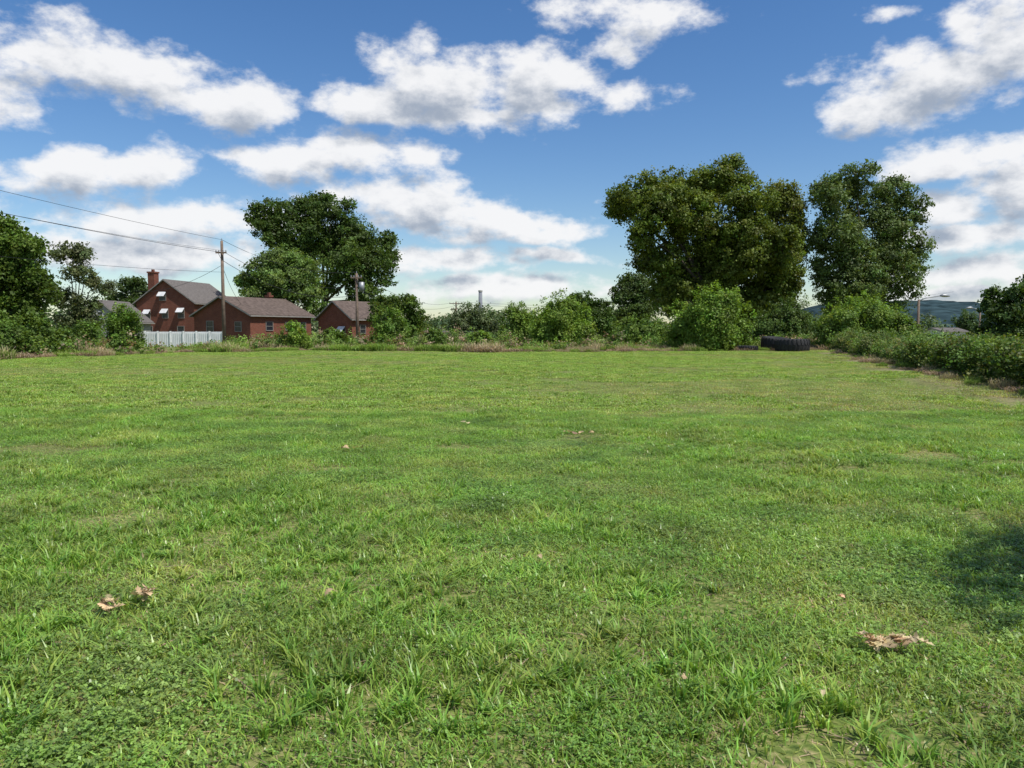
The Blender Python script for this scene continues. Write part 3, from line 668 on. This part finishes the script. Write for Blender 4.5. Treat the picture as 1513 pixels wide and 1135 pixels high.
# ------------------------------------------------------------------ dead oak leaves
pr = [(.0, .02), (.12, .10), (.2, .28), (.28, .12), (.4, .34), (.5, .14), (.62, .36), (.7, .15), (.8, .26), (.88, .12), (1.0, .02)]
def leafpile(px, py, n, spread, size=.11, sy=.6, lift=.02):
    d = CH*F/(py-488); p = W(px, 488, d); Vs, Cs = [], []
    for _ in range(n):
        L_ = size*rng.uniform(.7, 1.25); th = rng.random()*6.28; curl = rng.uniform(-1.1, 1.1); cup = rng.uniform(.05, .6)
        ori = Matrix.Rotation(th, 3, 'Z') @ Matrix.Rotation(rng.normal(0, .35), 3, 'X') @ Matrix.Rotation(rng.normal(0, .25), 3, 'Y')
        c = np.array([p[0]+rng.uniform(-1.7, 1.7)*spread, d+rng.uniform(-1.7, 1.7)*spread*sy, 0]); c[2] = float(H(c[0], c[1]))+rng.uniform(.05, .085)+lift
        col = np.array([.62, .46, .27])*rng.uniform(.45, 1.25)*(1+rng.normal(0, .06, 3))
        def pt(u, v):
            x = (u-.5)*L_; z = curl*(x**2)/L_*1.2+cup*abs(v)**1.4*L_*1.2
            q = ori @ Vector((x, v*L_*.85, z)); return c+np.array(q)
        for i in range(len(pr)-1):
            (u0, v0), (u1, v1) = pr[i], pr[i+1]
            for s_ in (-1, 1):
                Vs += [pt(u0, 0), pt(u1, 0), pt(u1, s_*v1), pt(u0, s_*v0)]; Cs += [col]*4
    mesh_np('dead_oak_leaves', np.array(Vs), 4, M_dead, np.array(Cs))
leafpile(1334, 997, 34, .085, .078, .42, .015); leafpile(150, 928, 12, .036, .075, .8, .015); leafpile(196, 914, 11, .036, .075, .8, .015)
leafpile(518, 672, 7, .08, .09); leafpile(855, 645, 9, .14, .10); leafpile(685, 628, 2, .05); leafpile(1240, 922, 2, .05, .06); leafpile(800, 859, 1, .01, .06)
leafpile(1278, 873, 1, .02, .06); leafpile(480, 917, 2, .02, .06); leafpile(1025, 1062, 1, .01, .05); leafpile(1385, 1026, 1, .01, .06); leafpile(1238, 1092, 1, .02, .05); leafpile(750, 862, 2, .03, .05); leafpile(810, 1002, 1, .01, .05)

# ------------------------------------------------------------------ sky
SUN_EL = math.radians(58); SUN_AZ = math.radians(122)
wd = bpy.data.worlds.new('World'); scene.world = wd; wd.use_nodes = True
nt = wd.node_tree; N, L = nt.nodes, nt.links; N.clear()
clouds = [(85,80,105,36,1),(215,112,95,42,1),(340,148,85,34,1),
 (575,155,85,32,1),(655,128,110,50,1),(790,128,90,44,1),(700,170,130,22,1),(930,135,75,24,.3),
 (115,255,65,34,1),(215,245,65,34,1),
 (440,248,72,28,1),(520,235,95,36,1),(610,232,55,22,.9),
 (600,300,110,38,1),(740,330,100,28,1),(820,350,70,16,.9),(500,300,80,22,.6),
 (680,385,115,20,.95),(820,380,80,12,.9),(740,425,160,18,.95),(240,330,120,34,.9),(200,372,210,32,.9),(400,330,80,22,.7),
 (850,20,80,30,.45),(950,28,85,34,.45),(920,80,45,14,.25),
 (1480,60,85,75,1),(1385,120,105,50,1),(1285,172,65,28,1),(1430,40,50,40,.8),
 (1390,240,90,32,1),(1490,225,70,30,1),(1410,298,60,26,1),(1500,280,45,32,1),(1445,345,105,18,.8),(1440,400,120,26,.85),(1315,20,55,16,.2),(1215,112,50,20,.3),(915,300,45,8,.5),
 (1620,300,100,50,1),(-70,130,80,50,.9),(-60,330,90,40,.8),(1400,435,200,14,.6)]
gp = bpy.data.node_groups.new('cloud_density', 'ShaderNodeTree')
gp.interface.new_socket('Vector', in_out='INPUT', socket_type='NodeSocketVector')
gp.interface.new_socket('Density', in_out='OUTPUT', socket_type='NodeSocketFloat')
gN, gL = gp.nodes, gp.links
def mth(NN, LL, op, a, b=None, c=None):
    n = NN.new('ShaderNodeMath'); n.operation = op
    for i, v in enumerate((a, b, c)):
        if v is None: continue
        if isinstance(v, (int, float)): n.inputs[i].default_value = v
        else: LL.new(v, n.inputs[i])
    return n.outputs[0]
gi = gN.new('NodeGroupInput'); go = gN.new('NodeGroupOutput')
nrm = gN.new('ShaderNodeVectorMath'); nrm.operation = 'NORMALIZE'; gL.new(gi.outputs[0], nrm.inputs[0])
sp = gN.new('ShaderNodeSeparateXYZ'); gL.new(nrm.outputs[0], sp.inputs[0])
az = mth(gN, gL, 'ARCTAN2', sp.outputs[0], sp.outputs[1]); el = mth(gN, gL, 'ARCSINE', sp.outputs[2])
st = gN.new('ShaderNodeVectorMath'); st.operation = 'MULTIPLY'; st.inputs[1].default_value = (1, 1, 1.7); gL.new(nrm.outputs[0], st.inputs[0])
def nz(scale, det, rough):
    n = gN.new('ShaderNodeTexNoise'); n.inputs['Scale'].default_value = scale; n.inputs['Detail'].default_value = det; n.inputs['Roughness'].default_value = rough
    gL.new(st.outputs[0], n.inputs['Vector']); return n
nw = nz(9, 2, .5)
ws_ = gN.new('ShaderNodeVectorMath'); ws_.operation = 'MULTIPLY_ADD'; ws_.inputs[1].default_value = (.10, .05, 0); ws_.inputs[2].default_value = (-.05, -.025, 0)
gL.new(nw.outputs['Color'], ws_.inputs[0])
cb = gN.new('ShaderNodeCombineXYZ'); gL.new(az, cb.inputs[0]); gL.new(el, cb.inputs[1])
ad = gN.new('ShaderNodeVectorMath'); ad.operation = 'ADD'; gL.new(cb.outputs[0], ad.inputs[0]); gL.new(ws_.outputs[0], ad.inputs[1])
cur = None
for (px, py, rx, ry, pk) in clouds:
    r = ray(px, py); r = r/np.linalg.norm(r); a0 = math.atan2(r[0], r[1]); e0 = math.asin(r[2])
    k = 1/F*np.cos(abs(a0))
    mp = gN.new('ShaderNodeVectorMath'); mp.operation = 'MULTIPLY_ADD'
    sx, sy = 1/(rx*1.12*k), 1/(ry*1.12*k)
    mp.inputs[1].default_value = (sx, sy, 0); mp.inputs[2].default_value = (-a0*sx, -e0*sy, 1-pk); gL.new(ad.outputs[0], mp.inputs[0])
    ln = gN.new('ShaderNodeVectorMath'); ln.operation = 'LENGTH'; gL.new(mp.outputs[0], ln.inputs[0])
    cur = ln.outputs['Value'] if cur is None else mth(gN, gL, 'SMOOTH_MIN', cur, ln.outputs['Value'], .2)
mask = mth(gN, gL, 'MAXIMUM', mth(gN, gL, 'SUBTRACT', 1.0, cur), -.7)
nb = nz(3.2, 3, .5); backw = gN.new('ShaderNodeMapRange'); gL.new(mth(gN, gL, 'ABSOLUTE', az), backw.inputs[0]); backw.inputs[1].default_value = .75; backw.inputs[2].default_value = 1.1
upw = gN.new('ShaderNodeMapRange'); gL.new(el, upw.inputs[0]); upw.inputs[1].default_value = .45; upw.inputs[2].default_value = .7
bw = mth(gN, gL, 'MAXIMUM', backw.outputs[0], upw.outputs[0])
bm = mth(gN, gL, 'MULTIPLY', mth(gN, gL, 'SUBTRACT', nb.outputs['Fac'], .53), 4.0)
bm = mth(gN, gL, 'SUBTRACT', bm, mth(gN, gL, 'MULTIPLY', mth(gN, gL, 'SUBTRACT', 1.0, bw), 3.0))
mask = mth(gN, gL, 'MAXIMUM', mask, bm)
n1 = nz(19, 7, .6)
dn = mth(gN, gL, 'ADD', mask, mth(gN, gL, 'MULTIPLY', mth(gN, gL, 'SUBTRACT', n1.outputs['Fac'], .5), 2.4))
gL.new(dn, go.inputs[0])
tc = N.new('ShaderNodeTexCoord')
def dens(vec):
    g_ = N.new('ShaderNodeGroup'); g_.node_tree = gp; L.new(vec, g_.inputs[0]); return g_.outputs[0]
def mrange(v, a, b, c, d, smooth=True):
    m_ = N.new('ShaderNodeMapRange'); m_.interpolation_type = 'SMOOTHSTEP' if smooth else 'LINEAR'
    L.new(v, m_.inputs[0]); m_.inputs[1].default_value = a; m_.inputs[2].default_value = b; m_.inputs[3].default_value = c; m_.inputs[4].default_value = d; return m_.outputs[0]
v0 = tc.outputs['Generated']
off = N.new('ShaderNodeVectorMath'); off.operation = 'ADD'; off.inputs[1].default_value = (.012, 0, .028); L.new(v0, off.inputs[0])
d0 = dens(v0); d1 = dens(off.outputs[0])
cover = mrange(d0, -.20, .55, 0, 1)
shade = mrange(d1, .05, 1.15, 0, 1)
cr_ = N.new('ShaderNodeMix'); cr_.data_type = 'RGBA'; L.new(shade, cr_.inputs[0])
cr_.inputs[6].default_value = (.99, .99, 1.0, 1); cr_.inputs[7].default_value = (.38, .44, .54, 1)
sky = N.new('ShaderNodeTexSky'); sky.sky_type = 'NISHITA'; sky.sun_disc = False; sky.sun_elevation = SUN_EL; sky.sun_rotation = SUN_AZ
sky.air_density = 1.0; sky.dust_density = .35; sky.ozone_density = 2.2
hs = N.new('ShaderNodeHueSaturation'); hs.inputs['Hue'].default_value = .506; hs.inputs['Saturation'].default_value = 1.27; hs.inputs['Value'].default_value = 1.0; L.new(sky.outputs[0], hs.inputs['Color'])
b1 = N.new('ShaderNodeBackground'); b1.inputs['Strength'].default_value = .125; L.new(hs.outputs[0], b1.inputs['Color'])
b2 = N.new('ShaderNodeBackground'); b2.inputs['Strength'].default_value = .95; L.new(cr_.outputs[2], b2.inputs['Color'])
spw = N.new('ShaderNodeSeparateXYZ'); L.new(v0, spw.inputs[0])
hz = mrange(spw.outputs[2], 0.0, .05, .3, 1)
cv = N.new('ShaderNodeMath'); cv.operation = 'MULTIPLY'; L.new(cover, cv.inputs[0]); L.new(hz, cv.inputs[1])
cv2 = N.new('ShaderNodeMath'); cv2.operation = 'MULTIPLY'; L.new(cv.outputs[0], cv2.inputs[0]); cv2.inputs[1].default_value = .96
mxs = N.new('ShaderNodeMixShader'); L.new(cv2.outputs[0], mxs.inputs[0]); L.new(b1.outputs[0], mxs.inputs[1]); L.new(b2.outputs[0], mxs.inputs[2])
ow = N.new('ShaderNodeOutputWorld'); L.new(mxs.outputs[0], ow.inputs[0])
wd.cycles.sampling_method = 'MANUAL'; wd.cycles.sample_map_resolution = 256

sd = bpy.data.lights.new('sun', 'SUN'); sd.energy = 5.0; sd.angle = math.radians(.53); sd.color = (1, .96, .88)
so = bpy.data.objects.new('sun', sd); coll_link(so)
to = Vector((math.sin(SUN_AZ)*math.cos(SUN_EL), math.cos(SUN_AZ)*math.cos(SUN_EL), math.sin(SUN_EL)))
so.rotation_euler = to.to_track_quat('Z', 'Y').to_euler(); so.location = (30, -20, 50)

cam = bpy.data.cameras.new('camera'); cam.sensor_width = 36; cam.lens = 36*F/1513; cam.clip_end = 20000; cam.clip_start = .05
co = bpy.data.objects.new('camera', cam); coll_link(co); co.location = (0, 0, CH); co.rotation_euler = (math.pi/2-PITCH, 0, 0)
scene.camera = co
scene.view_settings.view_transform = 'Standard'; scene.view_settings.look = 'None'; scene.view_settings.exposure = 0
